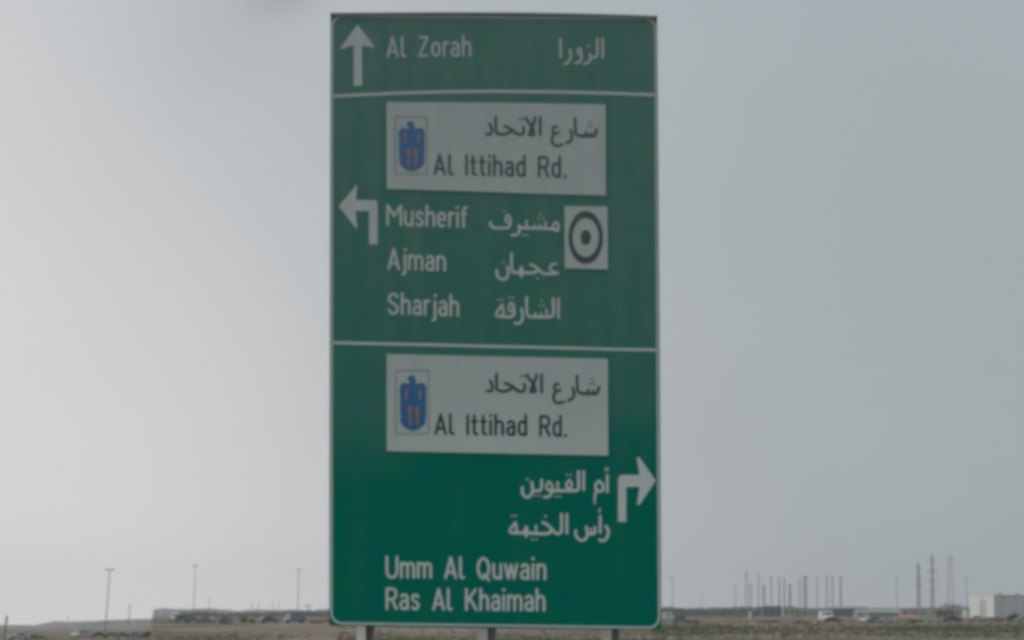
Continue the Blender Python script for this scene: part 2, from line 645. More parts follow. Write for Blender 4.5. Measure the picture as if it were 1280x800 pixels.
S_ = smooth_path
LAT = {
    'A': (16.0, [[(1.9, 1.7), (8, 25.3), (14.1, 1.7)], [(3.6, 8.0), (12.4, 8.0)]]),
    'l': (7.2, [[(2, 25.3), (2, 5.5)], S_([(2, 5.5), (2.6, 2.9), (4.2, 1.9), (6.0, 2.1)])]),
    'Z': (14.6, [[(2.1, 25), (12.4, 25), (2.1, 2), (12.6, 2)]]),
    'o': (13.0, [arc(6.5, 9.9, 4.6, 8.1, 0, 360, 26)]),
    'r': (8.3, [[(2, 18.3), (2, 1.7)], S_([(2, 12.5), (3.0, 16.0), (4.9, 17.9), (7.3, 18.0)])]),
    'a': (12.4, [S_([(2.8, 15.8), (4.2, 17.6), (6.5, 18.2), (9.0, 17.2), (10.3, 13.8)]), [(10.3, 13.8), (10.3, 1.7)],
                 S_([(10.3, 11.3), (6.5, 11.0), (3.2, 9.6), (2, 6.3), (3.1, 2.9), (5.8, 1.8), (8.6, 2.8), (10.3, 5.4)])]),
    'h': (12.8, [[(2, 26.0), (2, 1.7)], S_([(2, 13.0), (3.8, 16.8), (6.6, 18.1), (9.6, 16.8), (10.8, 13.0)]), [(10.8, 13.0), (10.8, 1.7)]]),
    'n': (12.8, [[(2, 18.4), (2, 1.7)], S_([(2, 13.0), (3.8, 16.8), (6.6, 18.1), (9.6, 16.8), (10.8, 13.0)]), [(10.8, 13.0), (10.8, 1.7)]]),
    'm': (20.0, [[(2, 18.4), (2, 1.7)], S_([(2, 13.5), (3.4, 16.9), (6.0, 18.1), (8.8, 16.8), (9.9, 13.5)]), [(9.9, 13.5), (9.9, 1.7)],
                 S_([(9.9, 13.5), (11.4, 16.9), (14.0, 18.1), (16.8, 16.8), (17.9, 13.5)]), [(17.9, 13.5), (17.9, 1.7)]]),
    'u': (12.8, [[(2, 18.3), (2, 7)], S_([(2, 7), (3.2, 3.3), (6.2, 1.9), (9.0, 3.2), (10.8, 7)]), [(10.8, 18.3), (10.8, 1.7)]]),
    'U': (17.0, [[(2, 25.3), (2, 10)], S_([(2, 10), (3.2, 4.6), (6.0, 2.2), (8.5, 1.8), (11.0, 2.2), (13.8, 4.6), (15, 10)]), [(15, 10), (15, 25.3)]]),
    's': (11.2, [S_([(9.0, 15.9), (7.6, 17.7), (5.4, 18.1), (3.0, 16.9), (2.3, 14.3), (3.6, 11.7), (6.6, 9.7), (8.8, 7.6), (9.1, 4.8), (7.6, 2.3), (5.2, 1.8), (2.2, 3.6)])]),
    'S': (14.8, [S_([(12.2, 21.8), (10.6, 24.4), (7.4, 25.2), (3.9, 23.8), (2.3, 20.2), (3.4, 16.4), (7.2, 13.8), (11.2, 11.2), (12.7, 7.3), (11.2, 3.4), (7.4, 1.8), (4.2, 2.8), (2.0, 5.8)])]),
    'M': (20.4, [[(2, 1.7), (2, 25.2), (10.2, 12.4), (18.4, 25.2), (18.4, 1.7)]]),
    'e': (12.6, [S_([(2.2, 9.9), (10.4, 9.9)]), S_([(10.4, 9.9), (10.2, 14.0), (8.6, 17.3), (6.3, 18.1), (3.8, 17.0), (2.3, 13.6), (2.0, 9.8), (2.6, 5.4), (4.3, 2.5), (6.8, 1.8), (9.4, 2.9)])]),
    'i': (4.4, [[(2.2, 18.3), (2.2, 1.7)], [(2.2, 25.2)]]),
    'f': (9.4, [S_([(3.8, 1.7), (3.8, 21.0), (4.6, 24.3), (7.6, 25.4)]), [(3.8, 1.7), (3.8, 20)], [(1.8, 17.6), (7.0, 17.6)]]),
    't': (9.2, [[(4.0, 24.6), (4.0, 6)], S_([(4.0, 6), (4.4, 3.2), (5.8, 2.0), (7.6, 2.2)]), [(1.7, 17.6), (7.2, 17.6)]]),
    'd': (12.8, [[(10.6, 26.0), (10.6, 1.7)], S_([(10.6, 13.6), (9.0, 16.9), (6.3, 18.0), (3.6, 16.9), (2.1, 13.2), (1.9, 9.6), (2.4, 5.4), (4.0, 2.6), (6.4, 1.8), (9.0, 3.0), (10.6, 5.6)])]),
    'j': (6.6, [S_([(4.6, 18.3), (4.6, -1.5), (3.8, -4.0), (1.9, -4.8)]), [(4.6, 18.3), (4.6, 0)], [(4.8, 25.0)]]),
    'R': (15.0, [[(2, 1.7), (2, 25), (7.4, 25)], S_([(7.4, 25), (10.8, 24.2), (12.7, 21.6), (12.8, 18.0), (11.2, 14.2), (7.6, 12.8)]), [(2, 12.8), (8.4, 12.8)], [(8.2, 12.8), (13.2, 1.7)]]),
    'K': (16.2, [[(2, 25.3), (2, 1.7)], [(13.4, 25.3), (2.8, 11.4)], [(6.0, 15.4), (14.2, 1.7)]]),
    'Q': (17.4, [arc(8.5, 13.4, 6.6, 11.6, 0, 360, 34), [(9.2, 6.0), (15.2, -0.2)]]),
    'w': (18.0, [[(1.9, 18.3), (5.4, 2.0), (9.0, 17.6), (12.6, 2.0), (16.1, 18.3)]]),
    'I': (4.2, [[(2.1, 25.3), (2.1, 1.7)]]),
    '.': (4.6, [[(2.3, 2.0)]]),
}


def word(txt, x0, x1, ya, yb, cap=27.0, r=1.95, gap=1.9):
    """strokes of a word whose outer edges run from x0 to x1, base line from ya to yb"""
    nat = sum(LAT[c_][0] for c_ in txt) + gap * (len(txt) - 1)
    sx = (x1 - x0) / nat
    sy = cap / 27.0
    pen, res = 0.0, []
    for c_ in txt:
        wd, st = LAT[c_]
        for s in st:
            q = []
            for (x, y) in s:
                X_ = x0 + (pen + x) * sx
                base = ya + (yb - ya) * (X_ - x0) / (x1 - x0)
                rr = r + (0.35 if len(s) == 1 else 0.0)
                q.append((X_, base - y * sy, rr))
            res.append(q)
        pen += wd + gap
    return res


# ---- Arabic lettering, drawn as brush strokes
def zoomed(ox, oy, s, strokes, r=2.0):
    res = []
    for st in strokes:
        rr = r
        curve = True
        if isinstance(st[0], (int, float)):
            rr, st = st[0], st[1:]
        st = [tuple(q) + ((rr,) if len(q) == 2 else ()) for q in st]
        st = smooth_path(st, 5) if len(st) > 2 else st
        res.append([(ox + x / s, oy + y / s, rad) for x, y, rad in st])
    return res


AR_ZORAH = zoomed(680, 30, 13.333, [
    [(272, 252), (276, 545)],
    [(432, 432), (448, 520), (428, 600), (378, 658), (338, 664)],
    [1.7, (590, 398), (560, 440), (568, 492), (616, 500), (622, 445), (590, 398)], [(620, 470), (622, 560), (596, 628), (528, 648)],
    [(760, 505), (772, 575), (742, 640), (665, 664)], [2.0, (740, 372)],
    [(888, 252), (890, 480), (862, 548), (775, 552)],
    [(978, 252), (980, 552)]])
AR_STREET = zoomed(600, 135, 16, [
    [(190, 322), (222, 385), (238, 455), (212, 525), (132, 528)],
    [(315, 185), (318, 420), (330, 500), (400, 530)],
    [2.2, (400, 530), (490, 528), (570, 500), (640, 440)],
    [2.1, (490, 372), (560, 395), (640, 440), (712, 505), (790, 535), (850, 522), (876, 460), (862, 385)],
    [1.7, (795, 225)], [1.7, (858, 225)],
    [2.1, (918, 205), (965, 280), (1030, 360), (1066, 450), (1080, 530)],
    [2.1, (1098, 195), (1090, 270), (1045, 370), (1010, 460), (990, 540)], [1.8, (990, 545), (1080, 545)],
    [(1203, 195), (1205, 545)]], 2.05)
NSTR = len(AR_STREET)
AR_STREET += zoomed(675, 135, 16, [
        [1.9, (340, 385), (288, 375), (252, 425), (262, 490), (320, 515), (378, 495)],
        [2.0, (300, 522), (250, 575), (240, 660), (268, 730), (340, 760), (445, 730)],
        [(612, 455), (642, 530), (634, 615), (585, 685), (530, 700)],
        [(700, 215), (708, 430), (725, 525), (790, 560)],
        [2.2, (790, 560), (940, 565), (1070, 562), (1112, 520), (1128, 440)],
        [1.6, (1022, 505), (1018, 560)], [1.8, (922, 490), (922, 560)],
        [1.6, (998, 285)], [1.6, (962, 372)], [1.6, (1034, 372)]], 2.0)
AR_MUSH = zoomed(600, 250, 11.43, [
    [2.1, (150, 320), (162, 372), (215, 400), (320, 402), (400, 392), (432, 345), (425, 260)],
    [1.8, (425, 260), (396, 215), (366, 262), (376, 312), (428, 318)], [1.6, (345, 158)],
    [2.1, (555, 372), (562, 440), (528, 492), (455, 502)],
    [2.2, (560, 398), (700, 402), (900, 405), (1075, 418)],
    [1.7, (665, 298), (666, 398)], [1.6, (618, 502)], [1.6, (676, 502)],
    [1.5, (778, 352), (778, 398)], [1.5, (856, 352), (856, 398)], [1.7, (934, 312), (936, 398)],
    [1.6, (866, 200)], [1.6, (834, 262)], [1.6, (898, 262)],
    [1.9, (1092, 312), (1045, 358), (1052, 415), (1102, 440), (1122, 380), (1092, 312)]])
AR_AJMAN = zoomed(600, 300, 11.43, [
    [2.1, (240, 432), (246, 510), (310, 562), (378, 542), (404, 470), (392, 385)], [1.6, (335, 318)],
    [(452, 195), (450, 380), (464, 450), (510, 466)],
    [2.2, (500, 466), (640, 468), (760, 468), (838, 432)],
    [(594, 378, 1.5), (590, 428, 3.2)], [(590, 428, 3.4), (586, 474, 3.4)], [(586, 474, 3.2), (592, 530, 1.6)],
    [2.1, (722, 352), (785, 380), (850, 432), (905, 478), (1000, 484), (1110, 476)], [1.6, (824, 546)],
    [1.9, (1082, 342), (1032, 346), (1000, 400), (1030, 446), (1110, 470)]])
AR_SHARJAH = zoomed(600, 350, 11.43, [
    [1.5, (264, 280)], [1.5, (318, 282)],
    [1.9, (316, 352), (246, 450), (232, 505), (290, 522), (334, 480), (316, 352)],
    [2.2, (285, 518), (380, 526), (450, 522), (486, 485), (482, 390)],
    [1.8, (452, 322), (412, 378), (424, 436), (474, 436), (482, 372), (452, 322)],
    [1.5, (414, 250)], [1.5, (470, 250)],
    [(592, 412), (608, 500), (598, 580), (552, 622), (500, 612)],
    [(666, 252), (668, 440), (686, 510), (740, 526)],
    [2.2, (730, 526), (880, 528), (1000, 526), (1048, 480), (1046, 272)],
    [1.5, (790, 470), (792, 522)], [1.5, (872, 470), (874, 522)], [1.7, (950, 425), (954, 522)],
    [1.6, (880, 300)], [1.6, (848, 370)], [1.6, (908, 370)],
    [(1120, 268), (1120, 538)]])
AR_QUWAIN = zoomed(640, 575, 10, [
    [2.1, (130, 345), (132, 420), (182, 464), (236, 440), (258, 375), (246, 280)], [1.7, (190, 240)],
    [2.1, (256, 382), (320, 386), (366, 360), (370, 250)], [1.6, (296, 446)], [1.6, (346, 446)],
    [1.8, (462, 270), (430, 322), (444, 372), (494, 376), (500, 316), (462, 270)],
    [2.0, (496, 360), (486, 428), (450, 462), (402, 460)],
    [2.2, (490, 382), (620, 384), (740, 384), (800, 382), (832, 345), (830, 145)],
    [1.7, (570, 275), (574, 382)], [1.6, (544, 456)], [1.6, (596, 456)],
    [1.8, (716, 250), (680, 300), (690, 346), (736, 346), (744, 292), (716, 250)],
    [1.5, (684, 186)], [1.5, (736, 186)],
    [(895, 145), (896, 372)],
    [2.0, (1086, 262), (1046, 312), (1060, 376), (1130, 386), (1134, 312), (1086, 262)],
    [(1062, 385, 2.0), (1036, 440, 1.9), (1034, 548, 1.2)],
    [(1190, 192), (1190, 398)], [0.9, (1196, 92), (1172, 104), (1184, 122), (1162, 136)], [0.9, (1184, 124), (1206, 122)]])
AR_KHAIMAH = zoomed(628, 625, 8.889, [
    [1.6, (106, 175)], [1.6, (150, 175)],
    [1.9, (146, 250), (96, 312), (82, 352), (122, 366), (156, 336), (146, 250)],
    [2.2, (115, 366), (260, 366), (400, 374), (500, 372), (556, 336)],
    [(266, 290, 1.5), (262, 332, 3.2)], [(262, 332, 3.5), (260, 366, 3.5)], [(260, 366, 3.2), (264, 406, 1.7)],
    [1.7, (374, 288), (372, 368)], [1.6, (330, 436)], [1.6, (376, 436)],
    [2.1, (450, 250), (505, 280), (560, 338), (606, 374), (640, 366), (658, 330), (655, 160)], [1.7, (480, 180)],
    [(716, 160), (716, 368)],
    [2.0, (814, 340), (820, 400), (870, 448), (926, 430), (944, 370), (932, 300)],
    [2.1, (944, 374), (1000, 376), (1030, 358), (1028, 306)], [1.6, (985, 320), (985, 372)],
    [(1086, 180), (1086, 360)], [0.9, (1092, 98), (1072, 110), (1084, 124), (1064, 134)],
    [2.1, (1152, 292), (1176, 345), (1166, 410), (1122, 454), (1082, 442)]])

# ---- board
PL = [(413.2, 17.0), (480, 16.6), (560, 16.2), (640, 16.4), (720, 17.6), (780, 19.2), (821.5, 20.8),
      (823.0, 200), (824.6, 440), (826.2, 700), (826.6, 787.0), (720, 786.2), (620, 785.2), (520, 783.4), (411.6, 781.8), (411.8, 600), (412.4, 300)]
face('sign_plate', [PL], M_GREEN, 0.0, 0.035)
# folded rear edge and channels behind the board
b = MB()
for zz in (0.35, 1.35, 2.35, 3.35, 4.35):
    b.box(-1.22, 1.22, 0.037, 0.085, zz - 0.04, zz + 0.04)
o = b.build('back_rail', M_BACK, sign)
o.location = (0, 0, DZ)


def rounded(px_, inset, rad, n=7):
    (xa, ya), (xb, yb), (xc, yc), (xd, yd) = px_      # TL TR BR BL
    res = []
    for (cx, cy, sx, sy, a0) in ((xa, ya, 1, 1, 180), (xb, yb, -1, 1, 270), (xc, yc, -1, -1, 0), (xd, yd, 1, -1, 90)):
        ox, oy = cx + sx * (inset + rad), cy + sy * (inset + rad)
        for k in range(n + 1):
            a = math.radians(a0 + 90 * k / n)
            res.append((ox + rad * math.cos(a), oy + rad * math.sin(a)))
    return res


CN = [(413.0, 17.6), (821.6, 20.6), (826.4, 787), (411.8, 781.6)]
ro, ri = rounded(CN, 1.3, 14), rounded(CN, 3.7, 12)
n_ = len(ro)
face('border', [[ro[i], ro[(i + 1) % n_], ri[(i + 1) % n_], ri[i]] for i in range(n_)], M_WHITE, 0.003, label='white rounded border line of the sign')


M_TRIM = mat('dark_trim', (0.20, 0.215, 0.24), 0.6, var=0.12, scale=5)
face('top_trim', [[(413.0, 16.6), (480, 16.2), (560, 15.8), (640, 16.0), (720, 17.2), (780, 18.8), (821.7, 20.4), (821.7, 23.6), (780, 22.0), (720, 20.4), (640, 19.2), (560, 19.0), (480, 19.4), (413.0, 20.2)]], M_TRIM, 0.02, 0.06)


def band(path, h):
    return [[(x0, y0 - h / 2), (x1, y1 - h / 2), (x1, y1 + h / 2), (x0, y0 + h / 2)] for (x0, y0), (x1, y1) in zip(path, path[1:])]


face('divider_line', band([(417.3, 120.2), (450, 118.6), (500, 116.4), (560, 114.8), (620, 114.2), (700, 115.0), (770, 116.8), (819.0, 118.8)], 3.9), M_WHITE, 0.003)
face('divider_line', band([(416.6, 428.4), (480, 429.8), (540, 431.0), (600, 432.6), (680, 434.4), (760, 436.4), (820.6, 437.6)], 3.7), M_WHITE, 0.003)


def zp(ox, oy, s, pts):
    return [(ox + x / s, oy + y / s) for x, y in pts]


up_ar = zp(410, 10, 8, [(295, 165), (462, 380), (452, 402), (340, 372), (342, 778), (255, 778), (257, 374), (134, 412), (126, 396)])
lf_ar = zp(415, 220, 8, [(68, 302), (232, 104), (252, 88), (240, 242), (425, 242), (446, 250), (455, 275), (455, 684), (370, 684), (370, 350), (236, 350), (252, 518), (238, 524)])
rt_ar = zp(760, 560, 8, [(478, 326), (312, 92), (288, 98), (315, 270), (140, 270), (112, 282), (100, 312), (100, 738), (182, 738), (182, 390), (315, 388), (290, 566), (316, 566)])


def tri(poly):
    from mathutils.geometry import tessellate_polygon
    return [[poly[i] for i in f] for f in tessellate_polygon([[Vector((x, y, 0)) for x, y in poly]])]


face('direction_arrow', tri(up_ar), M_WHITE, 0.003, label='white arrow pointing straight up')
face('direction_arrow', tri(lf_ar), M_WHITE, 0.003, label='white arrow bent to the left')
face('direction_arrow', tri(rt_ar), M_WHITE, 0.003, label='white arrow bent to the right')

KSPLIT = next(i for i, st in enumerate(AR_KHAIMAH) if abs(st[0][0] - (628 + 716 / 8.889)) < 0.01) + 1


def latin(txt, *a, parent=None, m=None, off=0.003, colour='white', **k):
    lettering(word(txt, *a, **k), m or M_WHITE, off, parent or sign, f'{colour} lettering reading {txt}')


latin('Al', 482.6, 507.8, 72.4, 72.0, r=1.8)
latin('Zorah', 522.2, 589.6, 71.6, 71.2, r=1.8)
lettering([[(x, y, r_ - 0.15) for x, y, r_ in s] for s in AR_ZORAH], M_WHITE, 0.003, sign, 'white Arabic word in the top field')
latin('Musherif', 482.6, 585.0, 282.4, 285.6, 27.6, gap=1.5)
latin('Ajman', 484.2, 557.8, 337.0, 339.8, 27.6, gap=1.5)
latin('Sharjah', 484.2, 574.4, 393.4, 396.2, 27.8, gap=1.6)
lettering(AR_MUSH, M_WHITE, 0.003, sign, 'white Arabic word left of the roundabout symbol')
lettering(AR_AJMAN, M_WHITE, 0.003, sign, 'white Arabic word in the middle line of the middle field')
lettering(AR_SHARJAH, M_WHITE, 0.003, sign, 'white Arabic word in the last line of the middle field')
lettering(AR_QUWAIN[:-5], M_WHITE, 0.003, sign, 'longer white Arabic word beside the right-turn arrow')
lettering(AR_QUWAIN[-5:-3], M_WHITE, 0.003, sign, 'white Arabic letter meem left of the right-turn arrow')
lettering(AR_QUWAIN[-3:], M_WHITE, 0.003, sign, 'white Arabic letter alef touching the right-turn arrow')
lettering(AR_KHAIMAH[:KSPLIT], M_WHITE, 0.003, sign, 'longer white Arabic word of the second line in the bottom field')
lettering(AR_KHAIMAH[KSPLIT:], M_WHITE, 0.003, sign, 'shorter white Arabic word of the second line in the bottom field')
for a in (('Umm', 481.6, 540.3, 723.4, 723.4), ('Al', 555, 580.8, 724, 724), ('Quwain', 595.6, 683.2, 724.6, 725.4),
          ('Ras', 481.6, 524.8, 762.6, 763), ('Al', 540, 565.6, 763.4, 763.6), ('Khaimah', 581, 682, 763.8, 764.6)):
    latin(*a, 28.8, 2.0, 1.6)

# ---- route panels: white plates with a falcon shield and road name
SHIELD = [(285, 116), (314, 126), (330, 160), (330, 200), (350, 216), (376, 206), (405, 200), (436, 212), (456, 240), (464, 290), (452, 318), (464, 352), (453, 384), (464, 420),
          (453, 452), (464, 490), (453, 522), (463, 558), (451, 590), (456, 632), (436, 676), (392, 712), (340, 736), (300, 744), (255, 736), (205, 712), (162, 676), (142, 632),
          (148, 590), (136, 558), (146, 522), (135, 490), (146, 452), (135, 420), (146, 384), (134, 352), (144, 318), (132, 290), (140, 240), (156, 212), (182, 200),
          (214, 206), (242, 216), (258, 204), (256, 186), (236, 172), (232, 152), (254, 126)]


def route_panel(corners, mp, words, arabic):
    pn = face('route_panel', [corners], M_PANEL, 0.012, 0.011)

    def sh(pts):
        return [mp(x, y) for x, y in pts]
    (x0, y0), (x1, y1) = mp(90, 62), mp(488, 775)
    wd = 0.65
    fr = [[(x0 - wd, y0 - wd), (x1 + wd, y0 - wd), (x1 + wd, y0 + wd), (x0 - wd, y0 + wd)], [(x0 - wd, y1 - wd), (x1 + wd, y1 - wd), (x1 + wd, y1 + wd), (x0 - wd, y1 + wd)],
          [(x0 - wd, y0 + wd), (x0 + wd, y0 + wd), (x0 + wd, y1 - wd), (x0 - wd, y1 - wd)], [(x1 - wd, y0 + wd), (x1 + wd, y0 + wd), (x1 + wd, y1 - wd), (x1 - wd, y1 - wd)]]
    face('shield_outline', fr, M_GREY, 0.015, parent=pn)
    face('route_shield', tri(sh(SHIELD)), M_BLUE, 0.015, parent=pn, label='blue falcon shaped route shield')
    for cx in (262, 352):
        one = sh([(cx - 14, 522), (cx - 38, 528), (cx - 38, 496), (cx - 8, 462), (cx + 15, 462), (cx + 15, 682), (cx - 14, 682)])
        face('shield_numeral', tri(one), M_ORANGE, 0.018, parent=pn)
    for a_, b_, c_, d_ in ((200, 234, 262, 400), (368, 396, 280, 400)):
        face('shield_feather', tri(sh([(a_ + 8, c_), (b_, c_ + 10), (b_ - 2, d_ - 20), (a_ + 14, d_), (a_, d_ - 30)])), M_ORANGE if a_ < 300 else M_GREY, 0.018, parent=pn)
    for w_ in words:
        latin(*w_, parent=pn, m=M_BLACK, off=0.015, colour='black', gap=2.1)
    lettering(arabic[:NSTR], M_BLACK, 0.015, pn, 'longer black Arabic word of the road name')
    lettering(arabic[NSTR:], M_BLACK, 0.015, pn, 'shorter black Arabic word of the road name')


route_panel([(483.2, 127.8), (560, 128.2), (660, 129.2), (757.0, 130.8), (757.2, 244.6), (660, 242.0), (560, 238.6), (483.4, 236.4)],
            lambda x, y: (485 + x / 10, 140 + y / 10),
            (('Al', 541.5, 567.2, 219.3, 219.6, 27.2), ('Ittihad', 581.2, 657.5, 220.2, 221.6, 27.2), ('Rd.', 672.0, 708.4, 222.2, 223.2, 27.6)), AR_STREET)
route_panel([(483.3, 442.6), (560, 444.4), (660, 446.6), (759.8, 448.6), (760.2, 569.6), (660, 567.6), (560, 565.6), (483.4, 564.0)],
            lambda x, y: (495.2 + (x - 90) / 398 * 40.4, 463.2 + (y - 62) / 713 * 78.8),
            (('Al', 543.0, 568.0, 543.6, 543.9, 27.2), ('Ittihad', 582.6, 659.4, 544.4, 545.4, 27.2), ('Rd.', 673.8, 709.2, 546.0, 546.8, 27.6)),
            [[(620.6 + (x - 619.7) * 1.015, y + 320.9 + (x - 619.7) * 0.008, r_) for x, y, r_ in s] for s in AR_STREET])
rp = face('roundabout_panel', [[(705.6, 257.8), (759.4, 258.6), (759.8, 337.0), (705.8, 335.6)]], M_PANEL, 0.012, 0.011, label='white plate with a roundabout symbol')
E = lambda rx, ry, k, n=40: (732.1 + rx * math.cos(2 * math.pi * k / n), 297.0 + ry * math.sin(2 * math.pi * k / n))
face('roundabout_ring', [[E(21.6, 33.0, k), E(21.6, 33.0, k + 1), E(16.4, 24.4, k + 1), E(16.4, 24.4, k)] for k in range(40)], M_BLACK, 0.015, parent=rp)
face('roundabout_dot', [[E(6.4, 9.4, k) for k in range(40)]], M_BLACK, 0.015, parent=rp)

# ---- posts: square steel tubes set cornerwise behind the board, with clamps
for cx in (456.0, 609.0, 764.4):
    x = sp_(cx, 790).x - ORG.x
    b = MB()
    s_ = 0.0707 * 1.0
    # steel channel set cornerwise: a closed back and two flanges, its open side facing right
    a_, t_ = 0.05, 0.009
    prof_ = [(-a_, -a_), (a_, -a_), (a_, -a_ + t_), (-a_ + t_, -a_ + t_), (-a_ + t_, a_ - t_), (a_, a_ - t_), (a_, a_), (-a_, a_)]
    q_ = math.radians(-45)
    ring = [(u * math.cos(q_) - v * math.sin(q_), u * math.sin(q_) + v * math.cos(q_)) for u, v in prof_]
    ztop = DZ + 4.6
    m_ = len(ring)
    vs_ = [(x + dx, 0.165 + dy, -0.6) for dx, dy in ring] + [(x + dx, 0.165 + dy, ztop) for dx, dy in ring]
    b.add(vs_, [(k, (k + 1) % m_, m_ + (k + 1) % m_, m_ + k) for k in range(m_)]
          + [(m_, m_ + 1, m_ + 2, m_ + 3), (m_, m_ + 3, m_ + 4, m_ + 7), (m_ + 4, m_ + 5, m_ + 6, m_ + 7)])
    po = b.build('post', M_ALU, sign)
    f_ = MB().box(x - 0.16, x + 0.16, 0.165 - 0.16, 0.165 + 0.16, 0.0, 0.04)
    f_.build('base_plate', M_BACK, po)

# ------------------------------------------------------------------ poles
M_POLE = mat('lamp_pole_steel', (0.20, 0.20, 0.20), 0.6, var=0.1, scale=2)
M_POLE_RUST = mat('lamp_pole_brown', (0.24, 0.20, 0.18), 0.7, var=0.15, scale=2)


def light_mast(px_top, py_top, px_base, D, r, heads, label, group, m=M_POLE, arm=1.6):
    base = ground_px(px_base, D)
    top = at(px_top, py_top, D)
    e = empty('street_light', base, label, 'street light', group)
    d = top - base
    b = MB().tube((0, 0, -0.5), d, r * 1.25, r * 0.8, 8)
    b.build('pole', m, e)
    if heads == 0:
        MB().tube(d, d + Vector((0, 0, 0.5)), r * 2.0, r * 1.4, 8).build('cap', m, e)
        return e
    b = MB()
    for k in range(heads):
        a = math.pi * 2 * k / heads
        u_ = Vector((math.cos(a), math.sin(a), 0))
        b.tube(d + Vector((0, 0, -0.1)), d + u_ * arm * 0.7 + Vector((0, 0, 0.05)), r * 0.5, r * 0.4, 6)
    ar = b.build('bracket', m, e)
    for k in range(heads):
        a = math.pi * 2 * k / heads
        q = d + Vector((math.cos(a), math.sin(a), 0)) * arm * 0.8
        MB().box(q.x - 0.5, q.x + 0.5, q.y - 0.22, q.y + 0.22, q.z - 0.14, q.z + 0.14, a, (q.x, q.y)).build('lamp_head', m, e)
    return e


G_P = 'tall street lights along the far road'
light_mast(137.3, 712, 133.2, 830, 0.12, 2, 'tall double-headed street light above the parked cars on the far left', G_P, M_POLE_RUST, 0.9)
light_mast(244.3, 707, 243.8, 1350, 0.13, 4, 'tall pale street light left of the navy car', G_P, arm=1.0)
light_mast(373.2, 712, 373.4, 1350, 0.13, 4, 'tall pale street light rising behind the blue-grey truck', G_P, arm=1.0)
light_mast(261.6, 748, 261.6, 1900, 0.15, 0, 'short thin far pole right of the pale street light', G_P)
light_mast(162.5, 758, 162.3, 1500, 0.22, 0, 'short far pole on the hill between the left parked cars', G_P)
light_mast(85.2, 771, 85.2, 1600, 0.14, 0, 'tiny far pole on the hill left of the tall street light', G_P)
light_mast(315.6, 754, 315.6, 2300, 0.28, 2, 'left far pole of the close pair above the hill', G_P, arm=0.5)
light_mast(323.6, 754, 323.6, 2300, 0.28, 2, 'right far pole of the close pair above the hill', G_P, arm=0.5)
light_mast(341.2, 754.5, 341.2, 2500, 0.2, 0, 'faint far pole midway between the close pair and the street light by the truck', G_P)
light_mast(349.2, 753, 349.2, 2500, 0.22, 0, 'faint far pole nearest to the left of the street light by the truck', G_P)
light_mast(840.2, 721, 840.2, 1500, 0.12, 2, 'pale street light just right of the green sign', G_P, arm=0.9)
light_mast(877, 746, 877, 2600, 0.15, 0, 'tiny faint pole right of the sign above the tree line', G_P)
light_mast(1120.3, 722, 1120.3, 1600, 0.13, 2, 'pale street light left of the two dark pylons', G_P, arm=0.9)
light_mast(1207.6, 722, 1207.6, 1550, 0.13, 2, 'pale street light left of the white building', G_P, arm=1.3)
# stump at the far left
sb = ground_px(7.6, 640)
e = empty('bollard', sb, 'short grey upright post at the left edge of the picture', 'post')
d = at(8.6, 771, 640) - sb
MB().tube((0, 0, -0.3), d, 0.20, 0.20, 10).build('post_shaft', M_POLE, e)
MB().tube(d, d + Vector((0.03, 0, 0.16)), 0.27, 0.2, 10).build('post_cap', M_POLE, e)

# ------------------------------------------------------------------ chimneys, masts and pylons far away
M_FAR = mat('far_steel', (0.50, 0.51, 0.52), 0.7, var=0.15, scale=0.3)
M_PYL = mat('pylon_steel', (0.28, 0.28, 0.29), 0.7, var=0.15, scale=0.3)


def lattice(h, w0, w1, r, n, rot=0.0):
    b = MB()
    lv = [(h * i / n, w0 + (w1 - w0) * i / n) for i in range(n + 1)]
    cor = [(1, 1), (-1, 1), (-1, -1), (1, -1)]
    for (za, wa), (zb, wb) in zip(lv, lv[1:]):
        for k in range(4):
            c0, c1 = cor[k], cor[(k + 1) % 4]
            b.tube((c0[0] * wa / 2, c0[1] * wa / 2, za), (c0[0] * wb / 2, c0[1] * wb / 2, zb), r, n=4)
            b.tube((c0[0] * wa / 2, c0[1] * wa / 2, za), (c1[0] * wb / 2, c1[1] * wb / 2, zb), r * 0.7, n=3)
            b.tube((c1[0] * wa / 2, c1[1] * wa / 2, za), (c0[0] * wb / 2, c0[1] * wb / 2, zb), r * 0.7, n=3)
            b.tube((c0[0] * wb / 2, c0[1] * wb / 2, zb), (c1[0] * wb / 2, c1[1] * wb / 2, zb), r * 0.7, n=3)
    return b


def mast(px, py, D, wpx, label, kind='lattice', group='masts of the far power station'):
    base = ground_px(px, D)
    h = at(px, py, D).z - base.z
    wd = wpx * D / F
    e = empty('lattice_mast' if kind == 'lattice' else 'chimney_stack', base, label, 'mast' if kind == 'lattice' else 'chimney', group)
    if kind == 'lattice':
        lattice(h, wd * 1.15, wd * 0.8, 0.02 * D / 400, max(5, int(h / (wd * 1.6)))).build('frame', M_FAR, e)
        MB().box(-wd * 0.55, wd * 0.55, -wd * 0.55, wd * 0.55, h, h + 1.2).build('platform', M_FAR, e)
        MB().tube((0, 0, h + 1.2), (0, 0, h + 5), 0.5, 0.2, 6).build('antenna', M_FAR, e)
    else:
        MB().tube((0, 0, -1), (0, 0, h), wd * 0.6, wd * 0.42, 14).build('shaft', M_FAR, e)
        MB().tube((0, 0, h), (0, 0, h + 1.5), wd * 0.55, wd * 0.55, 14).build('rim', M_FAR, e)
    return e


